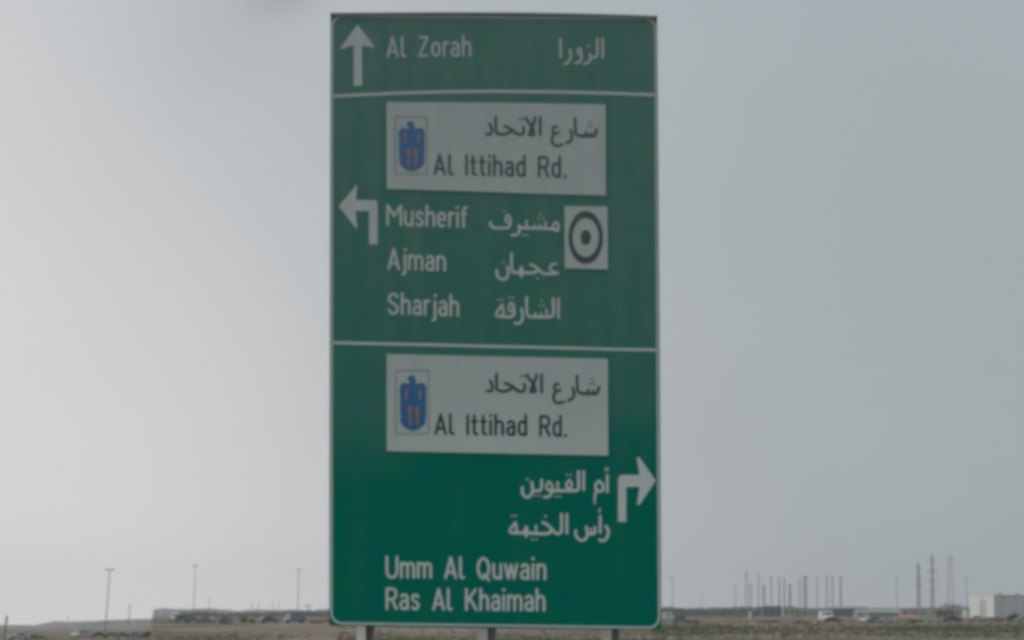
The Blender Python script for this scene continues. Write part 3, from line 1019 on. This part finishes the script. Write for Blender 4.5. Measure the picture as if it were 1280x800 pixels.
G_M = 'masts of the far power station'
G_C = 'chimneys of the far power station'
mast(918.3, 734, 3248, 1.6, 'shortest pale chimney, leftmost of the far power station', 'stack', G_C)
mast(932.0, 719, 3132, 3.2, 'far lattice mast, first of the pair on the left of the power station')
mast(937.4, 733, 3132, 3.0, 'far shorter mast leaning close to the first lattice mast')
mast(947.2, 720, 3363, 2.8, 'far lattice mast between the left pair and the short dark chimney')
mast(953.8, 734, 2494, 3.6, 'short dark chimney in the left half of the power station', 'stack', G_C)
mast(963.0, 723, 3479, 3.0, 'pale lattice mast just right of the short dark chimney')
mast(973.0, 723, 3595, 2.4, 'very pale chimney, left of two before the dark short stub', 'stack', G_C)
mast(979.4, 724, 3595, 2.4, 'very pale chimney, right of two before the dark short stub', 'stack', G_C)
mast(986.0, 733, 2494, 4.0, 'short dark stub chimney left of the thick tower group', 'stack', G_C)
mast(998.4, 728, 3248, 3.6, 'left tower of the thick grey tower group')
mast(1005.2, 722, 3016, 5.2, 'right and thickest tower of the grey tower group', 'stack', G_C)
mast(1020.4, 725, 3653, 2.2, 'faintest mast, alone right of the thick tower group')
mast(1032.4, 722, 2784, 3.0, 'dark lattice mast with a platform right of the thick towers')
mast(1039.4, 724, 3363, 2.6, 'pale lattice mast next to the dark platformed mast')
mast(1049.4, 723, 2842, 3.2, 'last chimney on the right of the power station', 'stack', G_C)


def pylon(px, py, D, wpx, arms, label, dark=1.0):
    base = ground_px(px, D)
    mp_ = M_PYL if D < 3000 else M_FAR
    h = at(px, py, D).z - base.z
    wd = wpx * D / F
    e = empty('electricity_pylon', base, label, 'pylon', 'electricity pylons left of the white building')
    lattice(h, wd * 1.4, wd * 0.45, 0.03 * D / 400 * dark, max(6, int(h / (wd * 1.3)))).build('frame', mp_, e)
    for fr, ln in arms:
        b = MB()
        for s in (-1, 1):
            b.tube((0, -0.5, h * fr), (s * ln, 0, h * fr + 0.6), 0.24 * dark, 0.12, 5)
            b.tube((0, 0.5, h * fr + 2.2), (s * ln, 0, h * fr + 0.6), 0.2 * dark, 0.12, 5)
            b.tube((s * ln, 0, h * fr + 0.6), (s * ln, 0, h * fr - 1.6), 0.16, 0.16, 5)
        b.build('crossarm', mp_, e)
    MB().tube((0, 0, h), (0, 0, h + 2.5), 0.3, 0.1, 5).build('peak', mp_, e)


pylon(1146.6, 704, 2600, 3.6, [(0.62, 3.2), (0.76, 2.8), (0.9, 2.4)], 'dark lattice pylon, left and shortest of three', 1.15)
pylon(1163.8, 695, 2700, 3.6, [(0.48, 4.2), (0.62, 4.6), (0.77, 4.2), (0.93, 3.4)], 'dark lattice pylon with wide arms, middle of three', 1.0)
pylon(1186.2, 694, 3500, 7.0, [(0.7, 4.0), (0.95, 5.0)], 'faint wide pylon, right of three and farthest', 0.8)
# cranes / gantry close to the sign's left edge
e = empty('crane', ground_px(386, 2400), 'faint low crane jib just left of the green sign', 'crane')
h = at(386, 757.5, 2400).z - e.location.z
MB().tube((0, 0, -1), (0, 0, h), 0.5, 0.4, 6).build('mast', M_FAR, e)
MB().box(-3.6, 3.2, -0.4, 0.4, h, h + 0.7).build('jib', M_FAR, e)

# ------------------------------------------------------------------ buildings
M_BW = mat('white_render', (0.82, 0.82, 0.80), 0.8, var=0.05, scale=0.4)
M_BG = mat('stained_grey_render', (0.36, 0.37, 0.35), 0.85, var=0.18, scale=0.25, stretch=(1, 1, 0.3))
M_BT = mat('tan_render', (0.42, 0.38, 0.32), 0.85, var=0.12, scale=0.3)
M_BB = mat('dark_blue_cladding', (0.10, 0.12, 0.17), 0.6, var=0.15, scale=0.4)
M_RED = mat('red_roof', (0.42, 0.17, 0.13), 0.8, var=0.15, scale=0.8)
M_BR = mat('brown_wall', (0.22, 0.17, 0.13), 0.85, var=0.15, scale=0.4)
M_ROOF = mat('grey_roof', (0.30, 0.31, 0.32), 0.7, var=0.1, scale=0.4)
M_GLASS = mat('dark_glass', (0.04, 0.05, 0.06), 0.2, var=0.1, scale=1, spec=0.6)


def building(name, x0, x1, py_top, D, depth, m, label, cat='building', roof=M_ROOF, win=0, gable=0.0, group=None):
    xa, xb = (x0 - 640) / F * D, (x1 - 640) / F * D
    xm = (xa + xb) / 2
    zb = min(ground_z(xm, D), ground_z(xa, D), ground_z(xb, D)) - 0.2
    h = at((x0 + x1) / 2, py_top, D).z - zb
    W = xb - xa
    e = empty(name, (xm, D, zb), label, cat, group)
    hw = h - gable
    MB().box(-W / 2, W / 2, 0, depth, 0, hw).build('wall', m, e)
    o_ = 0.25
    if gable:
        b = MB()
        b.add([(-W / 2 - o_, -o_, hw), (W / 2 + o_, -o_, hw), (W / 2 + o_, depth + o_, hw), (-W / 2 - o_, depth + o_, hw),
               (-W / 2 - o_, depth / 2, h), (W / 2 + o_, depth / 2, h)], [(0, 1, 5, 4), (2, 3, 4, 5), (0, 4, 3), (1, 2, 5), (0, 3, 2, 1)])
        b.build('roof', roof, e)
    else:
        MB().box(-W / 2 - 0.15, W / 2 + 0.15, -0.15, depth + 0.15, hw + 0.003, hw + 0.25).build('roof', roof, e)
    for k in range(win):
        cx = -W / 2 + W * (k + 0.5) / win
        f = MB().box(cx - 0.7, cx + 0.7, -0.07, -0.003, hw * 0.45, hw * 0.75).build('window', m, e)
        MB().box(cx - 0.6, cx + 0.6, -0.1, -0.073, hw * 0.48, hw * 0.72).build('pane', M_GLASS, f)
    if W > 5:
        MB().box(W * 0.3 - 0.6, W * 0.3 + 0.6, -0.06, -0.003, 0.1, min(2.3, hw * 0.8)).build('door', M_BR, e)
    return e, W, hw


# the white hall at the right edge: pilasters and recessed grey bays
D = 1320
M_BAY = mat('stained_bay_render', (0.58, 0.61, 0.61), 0.85, var=0.14, scale=0.25, stretch=(1, 1, 0.3))
cx_ = (1240.5 - 640) / F * D
zb_ = ground_z(cx_, D) - 0.3
e = empty('warehouse', (cx_, D, zb_), 'large hall with a white end wall and long grey side at the right edge', 'building', rz=math.radians(28))
hw = at(1240, 743.5, D).z - zb_ - 0.3
LEN, DEP = 34.0, 16.0
MB().box(0, LEN, 0, DEP, 0, hw).build('wall', M_BAY, e)
MB().box(-0.3, -0.003, -0.2, 4.6, 0, hw).build('end_wall', M_BW, e)
MB().box(-0.3, -0.003, 9.6, DEP + 0.2, 0, hw).build('end_wall', M_BW, e)
MB().box(-0.3, -0.003, 4.603, 9.597, hw * 0.8, hw).build('lintel', M_BW, e)
dr = MB().box(-0.12, -0.003, 4.603, 9.597, 0.05, hw * 0.795).build('shutter', M_BAY, e)
for k in range(8):
    MB().box(-0.15, -0.121, 4.65, 9.55, 0.2 + k * hw * 0.095, 0.26 + k * hw * 0.095).build('shutter_rib', M_ROOF, dr)
MB().box(-0.5, LEN + 0.3, -0.5, DEP + 0.4, hw + 0.003, hw + 0.3).build('roof', M_BW, e)
for k in range(1, 9):
    MB().box(k * 4.0 - 0.25, k * 4.0 + 0.25, -0.3, -0.003, 0, hw - 0.05).build('pilaster', M_BAY, e)
MB().box(9.4, 10.6, -0.1, -0.003, 0.1, 2.4).build('door', M_BR, e)
for k in range(3):
    MB().box(6 + k * 9, 7.6 + k * 9, 5, 6.4, hw + 0.303, hw + 1.0).build('roof_unit', M_ROOF, e)

building('shed', 1070, 1122, 761.5, 1250, 14, M_BG, 'long low pale grey shed left of the pylons', 'shed', win=8, gable=1.2)
building('house', 1128, 1147, 768.2, 1120, 8, M_BT, 'small tan house with a red roof under the pylons', 'house', roof=M_RED, win=3, gable=1.3)
building('house', 1168, 1191, 763, 1180, 9, M_BR, 'brown flat-roofed house between the pylons and the white hall', 'house', roof=M_RED, win=3)
building('house', 1124, 1170, 760.8, 1700, 10, M_BG, 'grey low house behind the red-roofed house', 'house', win=4)
building('house', 1180, 1200, 760, 1700, 10, M_BG, 'small grey house just left of the white kiosk', 'house', win=2)
building('kiosk', 1203, 1208.6, 762, 1150, 3, M_BW, 'small white kiosk left of the white hall', 'kiosk')
building('shed', 953, 976, 758.3, 1650, 10, M_BB, 'dark blue shed at the foot of the short chimneys', 'shed', win=3)
building('house', 977.5, 993, 758.8, 1600, 9, M_BT, 'pale tan house beside the dark blue shed', 'house', win=2)
building('house', 1000, 1024, 761.5, 1600, 9, M_BG, 'low grey house between the tan house and the white van', 'house', win=3)
building('shed', 1040, 1074, 757.8, 1650, 12, M_BB, 'long dark shed right of the white van', 'shed', win=0, gable=1.0)
building('cabin', 820, 839, 765.5, 1000, 4, M_BW, 'white site cabin at the right edge of the green sign', 'cabin', win=2)


def cabinet(px, py0, py1, wpx, m, label):
    b0 = on_ground(px, py0)
    s = b0.y / F
    h_ = (py0 - py1) * s
    w_ = wpx * s / 2
    e = empty('utility_cabinet', b0, label, 'cabinet', 'small utility cabinets by the far road')
    MB().box(-w_, w_, -0.3, 0.3, 0, h_).build('housing', m, e)
    MB().box(-w_ - 0.05, w_ + 0.05, -0.36, 0.36, h_ + 0.002, h_ + 0.1).build('lid', m, e)
    MB().box(-w_ * 0.8, w_ * 0.8, -0.33, -0.303, 0.1, h_ - 0.1).build('door', m, e)


cabinet(911, 777.5, 770.5, 3.6, M_BT, 'small pale cabinet below the left end of the power station')
cabinet(936.2, 774.5, 764.5, 3.2, M_BW, 'narrow white cabinet under the first lattice mast')
cabinet(1155.6, 778.5, 762, 3.0, mat('green_white_paint', (0.40, 0.48, 0.44), 0.7), 'tall narrow pale green cabinet between two pylons')

# ------------------------------------------------------------------ cars
M_TYRE = mat('tyre', (0.03, 0.03, 0.03), 0.9)
M_RIM = mat('rim', (0.4, 0.4, 0.4), 0.4, metal=0.7)
M_WIND = mat('car_glass', (0.035, 0.045, 0.05), 0.15, spec=0.6)
M_LAMP = mat('lamp_glass', (0.6, 0.6, 0.58), 0.2, spec=0.6)
M_TAIL = mat('tail_lamp', (0.35, 0.03, 0.03), 0.3)
PROFILES = {   # (x, z) of the side outline from the front bumper over the roof to the rear; glass band from-to
    'saloon': ([(2.2, 0.32), (2.28, 0.6), (2.1, 0.78), (1.05, 0.93), (0.35, 1.38), (-0.2, 1.46), (-0.9, 1.42), (-1.55, 1.02), (-2.15, 0.95), (-2.28, 0.6), (-2.2, 0.32)], (3, 7), 0.86),
    'suv': ([(2.2, 0.38), (2.28, 0.75), (2.1, 1.0), (1.15, 1.12), (0.55, 1.68), (0.0, 1.80), (-1.6, 1.78), (-2.05, 1.2), (-2.28, 1.05), (-2.3, 0.7), (-2.2, 0.38)], (3, 7), 0.93),
    'van': ([(2.4, 0.38), (2.5, 0.8), (2.35, 1.1), (1.75, 1.3), (1.2, 2.0), (0.7, 2.2), (-2.3, 2.22), (-2.45, 1.3), (-2.48, 1.0), (-2.5, 0.7), (-2.4, 0.38)], (3, 7), 0.95),
}


def car(kind, px, py, head, paint, label, scale=1.0, group='vehicles parked along the far road', pal=None, name='parked_car', cat='car'):
    prof, (ga, gb), hw = PROFILES[kind]
    g0 = on_ground(px, py)
    e = empty(name, g0, label, cat, group, rz=math.radians(head))
    e.scale = (scale,) * 3
    n = len(prof)
    vs, fs = [], []
    for s in (-1, 1):
        for (x, z) in prof:
            yy_ = hw * (0.98 if z < 1.0 else (0.82 if kind != 'van' else 0.92))
            vs.append((x, s * yy_, z))
    for i in range(n):
        j = (i + 1) % n
        fs.append((i, j, n + j, n + i))
    fs.append(tuple(range(n - 1, -1, -1)))
    fs.append(tuple(range(n, 2 * n)))
    bo = link('body', mesh('body', vs, fs), paint, e)
    bv = bo.modifiers.new('bevel', 'BEVEL')
    bv.width = 0.05
    bv.segments = 2
    # windscreen and rear window lie 1.5 cm proud of the body, side windows likewise
    def quad(i, j, nm):
        (xa, za), (xb, zb) = prof[i], prof[j]
        nrm = Vector((-(zb - za), 0, (xb - xa))).normalized()
        if nrm.z < 0:
            nrm = -nrm
        o_ = nrm * 0.015
        y_ = hw * 0.74
        q = [Vector((xa + (xb - xa) * t_, s * y_, za + (zb - za) * t_)) + o_ for t_, s in ((0.1, -1), (0.92, -1), (0.92, 1), (0.1, 1))]
        return link(nm, mesh(nm, q, [(0, 1, 2, 3)]), M_WIND, e)
    quad(3, 4, 'windscreen')
    quad(6, 7, 'rear_window')
    top = prof[5][1]
    zb_ = prof[3][1] + 0.04
    for s in (-1, 1):
        y_ = s * hw * (1.0 if kind != 'van' else 1.0)
        xs_ = (prof[3][0] - 0.2, prof[4][0] - 0.12, prof[6][0] + 0.1, prof[7][0] + 0.25)
        if kind == 'van':
            xs_ = (prof[3][0] - 0.2, prof[4][0] - 0.1, 0.3, 0.3)
        q = [(xs_[0], y_ * 0.995, zb_), (xs_[1], y_ * (0.86 if kind != 'van' else 0.95), top - 0.16), (xs_[2], y_ * (0.86 if kind != 'van' else 0.95), top - 0.16), (xs_[3], y_ * 0.995, zb_)]
        link('side_window', mesh('side_window', q, [(0, 1, 2, 3)]), M_WIND, e)
        for wx in (1.4, -1.4):
            wv = MB().tube((wx, s * (hw - 0.2), 0.33), (wx, s * (hw + 0.02), 0.33), 0.34, n=14).build('wheel', M_TYRE, e)
            MB().tube((wx, s * (hw + 0.022), 0.33), (wx, s * (hw + 0.035), 0.33), 0.2, n=10).build('rim', M_RIM, wv)
        zf = prof[1][1]
        MB().box(prof[1][0] - 0.02, prof[1][0] + 0.03, s * hw * 0.62 - 0.18, s * hw * 0.62 + 0.18, zf - 0.02, zf + 0.13).build('headlight', M_LAMP, e)
        MB().box(prof[-2][0] - 0.03, prof[-2][0] + 0.02, s * hw * 0.7 - 0.12, s * hw * 0.7 + 0.12, zf, zf + 0.2).build('tail_light', M_TAIL, e)
    return e


def paint(name, c_, rough=0.35):
    return mat('paint_' + name, c_, rough, var=0.05, scale=2, spec=0.5)


P_WHITE, P_SILV = paint('white', (0.66, 0.67, 0.68)), paint('silver', (0.42, 0.45, 0.45))
P_DK, P_GREY = paint('charcoal', (0.06, 0.065, 0.07)), paint('slate', (0.16, 0.19, 0.19))
P_NAVY, P_TEAL = paint('navy', (0.03, 0.045, 0.09)), paint('dull_green', (0.10, 0.14, 0.13))
P_BRN, P_BLUE = paint('brown', (0.13, 0.10, 0.08)), paint('blue_grey', (0.14, 0.19, 0.24))
P_OR = paint('rust_orange', (0.34, 0.17, 0.08))
car('suv', 98.5, 796.2, -62, P_WHITE, 'white off-roader with a dark windscreen, leftmost of the row by the tall street light')
car('suv', 112, 796.4, -40, P_TEAL, 'dull green off-roader right beside the white one')
car('saloon', 127, 796.6, 10, P_DK, 'charcoal saloon at the foot of the tall street light')
car('saloon', 142, 796.8, 165, P_GREY, 'low slate grey saloon just right of the tall street light')
car('saloon', 154.5, 796.8, 15, P_BRN, 'dark brown saloon below the short far pole')
car('saloon', 174.5, 796.6, -12, P_BLUE, 'blue-grey saloon, second from the right in the left row')
car('saloon', 183.5, 796.6, 235, P_DK, 'dark saloon at the foot of the raised bank')
car('saloon', 26.5, 799.5, 205, P_SILV, 'pale silver saloon standing alone near the left edge')
car('van', 219.5, 776.6, -88, P_WHITE, 'white van seen nose on, leftmost on the raised ground', 0.9, name='parked_van', cat='van')
car('suv', 231.5, 777.8, 8, P_TEAL, 'dull green off-roader right of the small white van')
car('saloon', 242, 778.4, 170, P_GREY, 'slate saloon under the tall pale street light')
car('saloon', 257, 778.4, 60, P_BRN, 'brown saloon between the pale street light and the navy car')
car('saloon', 270.5, 778.2, 60, P_SILV, 'silver-grey saloon immediately left of the navy car')
car('suv', 284.2, 780.0, 75, P_NAVY, 'navy blue off-roader seen from behind, nearest on the raised ground')
car('suv', 331.5, 777.8, -95, P_WHITE, 'small white off-roader seen nose on beside a dark one', 0.8)
car('suv', 339, 779.0, 12, P_DK, 'dark off-roader right beside the small white one', 0.9)
car('saloon', 404.5, 778.6, 120, P_OR, 'rusty orange saloon half hidden by the left edge of the sign')
car('suv', 851, 779.4, 8, P_BLUE, 'blue-grey off-roader right of the white site cabin')
car('van', 1031, 777.2, -76, P_WHITE, 'white van in front of the long dark shed', 1.2, name='parked_van', cat='van')
car('saloon', 1040, 778.6, 0, P_DK, 'dark saloon just right of the large white van')
car('suv', 1081.5, 777.8, -60, P_WHITE, 'white off-roader at the left end of the pale grey shed', 0.95)
car('saloon', 1093, 778.2, 10, P_GREY, 'slate saloon in front of the middle of the pale shed')
car('saloon', 1106, 778.2, 160, P_SILV, 'silver saloon in front of the right end of the pale shed')
car('saloon', 1189, 777, 10, P_NAVY, 'navy saloon in front of the brown house')
car('saloon', 1220, 776.6, 5, P_SILV, 'silver saloon at the left pilaster of the white hall')
car('suv', 1267, 777.0, 5, P_NAVY, 'dark blue off-roader before the grey bays of the white hall')
car('saloon', 1279, 777.2, 0, P_SILV, 'silver saloon at the right edge of the picture')

# the box truck behind the right-hand street light on the left side
g0 = on_ground(371, 779)
e = empty('box_truck', g0, 'large blue-grey box truck with a white cab front left of the sign', 'truck', 'vehicles parked along the far road', rz=math.radians(192))
MB().box(-2.3, 1.35, -0.95, 0.95, 0.75, 2.45).build('cargo_box', P_BLUE, e)
vs = [(x, s * 0.9, z) for s in (-1, 1) for x, z in ((1.5, 0.5), (2.7, 0.5), (2.75, 1.1), (2.35, 1.95), (1.5, 2.05))]
cb = link('cab', mesh('cab', vs, [(0, 1, 6, 5), (1, 2, 7, 6), (2, 3, 8, 7), (3, 4, 9, 8), (4, 0, 5, 9), (4, 3, 2, 1, 0), (5, 6, 7, 8, 9)]), P_WHITE, e)
link('windscreen', mesh('windscreen', [(2.75, -0.75, 1.2), (2.75, 0.75, 1.2), (2.44, 0.75, 1.88), (2.44, -0.75, 1.88)], [(0, 1, 2, 3)]), M_WIND, e)
MB().box(-2.2, 2.3, -0.4, 0.4, 0.45, 0.74).build('chassis', P_DK, e)
for s in (-1, 1):
    for wx in (2.0, -1.3):
        MB().tube((wx, s * 0.72, 0.42), (wx, s * 0.98, 0.42), 0.42, n=14).build('wheel', M_TYRE, e)

# ------------------------------------------------------------------ vegetation
M_LEAF = mat('dull_foliage', (0.045, 0.06, 0.035), 0.9, scale=0.6, col2=(0.10, 0.115, 0.07), spec=0.1)
M_WOOD = mat('far_foliage', (0.05, 0.075, 0.075), 0.95, scale=0.12, col2=(0.10, 0.13, 0.125), spec=0.05)
M_TRUNK = mat('bark', (0.12, 0.09, 0.07), 0.9)


def leaves(b, c0, rx, ry, rz, n, size, rg):
    for _ in range(n):
        while True:
            u_ = Vector((rg.uniform(-1, 1), rg.uniform(-1, 1), rg.uniform(-1, 1)))
            if 0.15 < u_.length < 1:
                break
        u_ *= (0.75 + 0.3 * rg.random())
        c_ = Vector((c0[0] + u_.x * rx, c0[1] + u_.y * ry, c0[2] + u_.z * rz))
        a = Vector((rg.uniform(-1, 1), rg.uniform(-1, 1), rg.uniform(-1, 1))).normalized() * size * rg.uniform(0.6, 1.3)
        d_ = a.orthogonal().normalized() * size * rg.uniform(0.4, 0.9)
        b.add([c_ - a, c_ - d_ * 0.6, c_ + a, c_ + d_], [(0, 1, 2, 3)])


def shrub(px, py, wpx, hpx, label, m=M_LEAF, n=320):
    g0 = on_ground(px, py)
    s = g0.y / F
    W, H = wpx * s, hpx * s
    e = empty('shrub', g0, label, 'shrub', 'dark shrubs among the parked vehicles')
    rg = random.Random(int(px * 7))
    b = MB()
    for k in range(4):
        leaves(b, (rg.uniform(-0.28, 0.28) * W, rg.uniform(-0.2, 0.2) * W, H * rg.uniform(0.35, 0.6)), W * rg.uniform(0.22, 0.36), W * 0.3, H * rg.uniform(0.35, 0.45), n // 4, 0.16, rg)
    b.build('foliage', m, e)
    b = MB()
    for k in range(4):
        b.tube((0, 0, -0.1), (rg.uniform(-0.3, 0.3) * W, rg.uniform(-0.2, 0.2) * W, H * 0.6), 0.05, 0.02, 5)
    b.build('stem', M_TRUNK, e)


shrub(306, 779, 10, 9, 'rounded green shrub right of the navy off-roader')
shrub(318.5, 779, 15, 5.5, 'low wide dark shrub left of the small white off-roader')
shrub(48, 799, 26, 6, 'low wide dark shrub right of the lone silver saloon', n=420)
shrub(133, 797.5, 9, 4, 'low dark shrub at the base of the tall street light')
shrub(395, 779.5, 14, 3.5, 'low shrub between the box truck and the sign')
shrub(1140, 778.5, 22, 3.5, 'low wide shrub before the red-roofed house')
shrub(870, 779.5, 20, 4.5, 'low wide shrub right of the blue-grey off-roader')
shrub(962, 778.5, 36, 3.5, 'long low shrub below the dark blue shed', n=500)
shrub(1000, 778.5, 26, 3.5, 'long low shrub left of the large white van', n=420)
shrub(1244, 776.5, 30, 3.5, 'low shrub row before the white hall', n=420)


def wood(label, spans, D, n_clump, seed):
    """a far-off belt of trees that reads as one mass; spans = skyline (picture x, picture y)"""
    rg = random.Random(seed)
    b = MB()
    x0, x1 = spans[0][0], spans[-1][0]
    for k in range(n_clump):
        px = x0 + (x1 - x0) * (k + rg.random()) / n_clump
        d = D + rg.uniform(-40, 40)
        g0 = ground_px(px, d)
        top = at(px, lerp(spans, px) + rg.uniform(-0.3, 1.6), d).z
        H = max(1.0, top - g0.z)
        rx = H * rg.uniform(0.35, 0.6)
        for (cz, sx, sz, nn_) in ((0.72, 0.75, 0.28, 26), (0.42, 1.0, 0.34, 34), (0.15, 1.05, 0.2, 20)):
            leaves(b, (g0.x + rg.uniform(-0.2, 0.2) * rx, g0.y, g0.z + H * cz), rx * sx, rx * sx, H * sz, nn_, 0.55, rg)
    o = b.build('tree_belt', M_WOOD)
    tag(o, label, 'trees', kind='stuff')
    return o


wood('far belt of dull grey-green trees right of the sign', [(800, 759), (822, 757.5), (838, 756.8), (846, 758.5), (870, 758.6), (900, 758), (926, 756.6), (954, 756.5), (980, 757), (1010, 759), (1060, 759)], 1800, 190, 3)
wood('far tree belt left of the white hall', [(1040, 757.6), (1070, 757.5), (1100, 759.5), (1130, 759.0), (1170, 757.5), (1186, 751.5), (1194, 753), (1204, 756.5), (1216, 757.5), (1320, 757)], 1850, 160, 5)
wood('far tree belt between the left poles and the sign', [(230, 764.5), (250, 763), (290, 765.5), (330, 764.5), (352, 763.5), (370, 762.4), (400, 761.5), (440, 761)], 1750, 110, 8)

# scrub on the open ground: nobody could count it
rg = random.Random(21)
b = MB()
for _ in range(7500):
    if _ < 2600:
        y = rg.uniform(500, 900) if rg.random() < 0.8 else rg.uniform(900, 1300)
        px = rg.uniform(-40, 1330)
    elif _ < 6300:
        y, px = rg.gauss(640, 55), rg.uniform(815, 1340)
    else:
        y, px = rg.gauss(505, 25), rg.uniform(195, 830)
    x = (px - 640) / F * y
    band_ = h2(x, y, 22) + 0.6 * h2(x + 90, y, 60)
    if px > 800 and band_ < -0.9:
        continue
    if px < 420 and band_ < 0.35:
        continue
    z = ground_z(x, y)
    r_ = rg.uniform(0.15, 0.5)
    hgt = rg.uniform(0.06, 0.26)
    for _k in range(7):
        a = rg.uniform(0, 6.283)
        q = Vector((x + math.cos(a) * r_ * rg.random(), y + math.sin(a) * r_ * rg.random(), z - 0.03))
        t_ = Vector((math.cos(a), math.sin(a), 0))
        s_ = Vector((-t_.y, t_.x, 0)) * rg.uniform(0.06, 0.16)
        b.add([q - s_, q + s_, q + t_ * 0.15 + Vector((0, 0, hgt)) + s_ * 0.6, q + t_ * 0.1 + Vector((0, 0, hgt * 1.1)) - s_ * 0.6], [(0, 1, 2, 3)])
M_SCRUB = mat('dry_scrub', (0.10, 0.125, 0.06), 0.95, scale=0.06, col2=(0.19, 0.195, 0.115), spec=0.05)
tag(b.build('scrub', M_SCRUB), 'low olive desert scrub over the sandy ground', 'scrub', kind='stuff')

# ------------------------------------------------------------------ haze
hm = bpy.data.materials.new('haze')
hm.use_nodes = True
t = hm.node_tree
t.nodes.clear()
oo = t.nodes.new('ShaderNodeOutputMaterial')
pv = t.nodes.new('ShaderNodeVolumePrincipled')
pv.inputs['Color'].default_value = (0.955, 0.985, 1.0, 1)
pv.inputs['Density'].default_value = 1.5e-4
pv.inputs['Anisotropy'].default_value = 0.88
t.links.new(pv.outputs[0], oo.inputs['Volume'])
hb = MB().box(-3600, 3600, -1000, 4300, -5.5, 76)
tag(hb.build('haze', hm), 'pale dusty haze in the air', 'haze', kind='stuff')
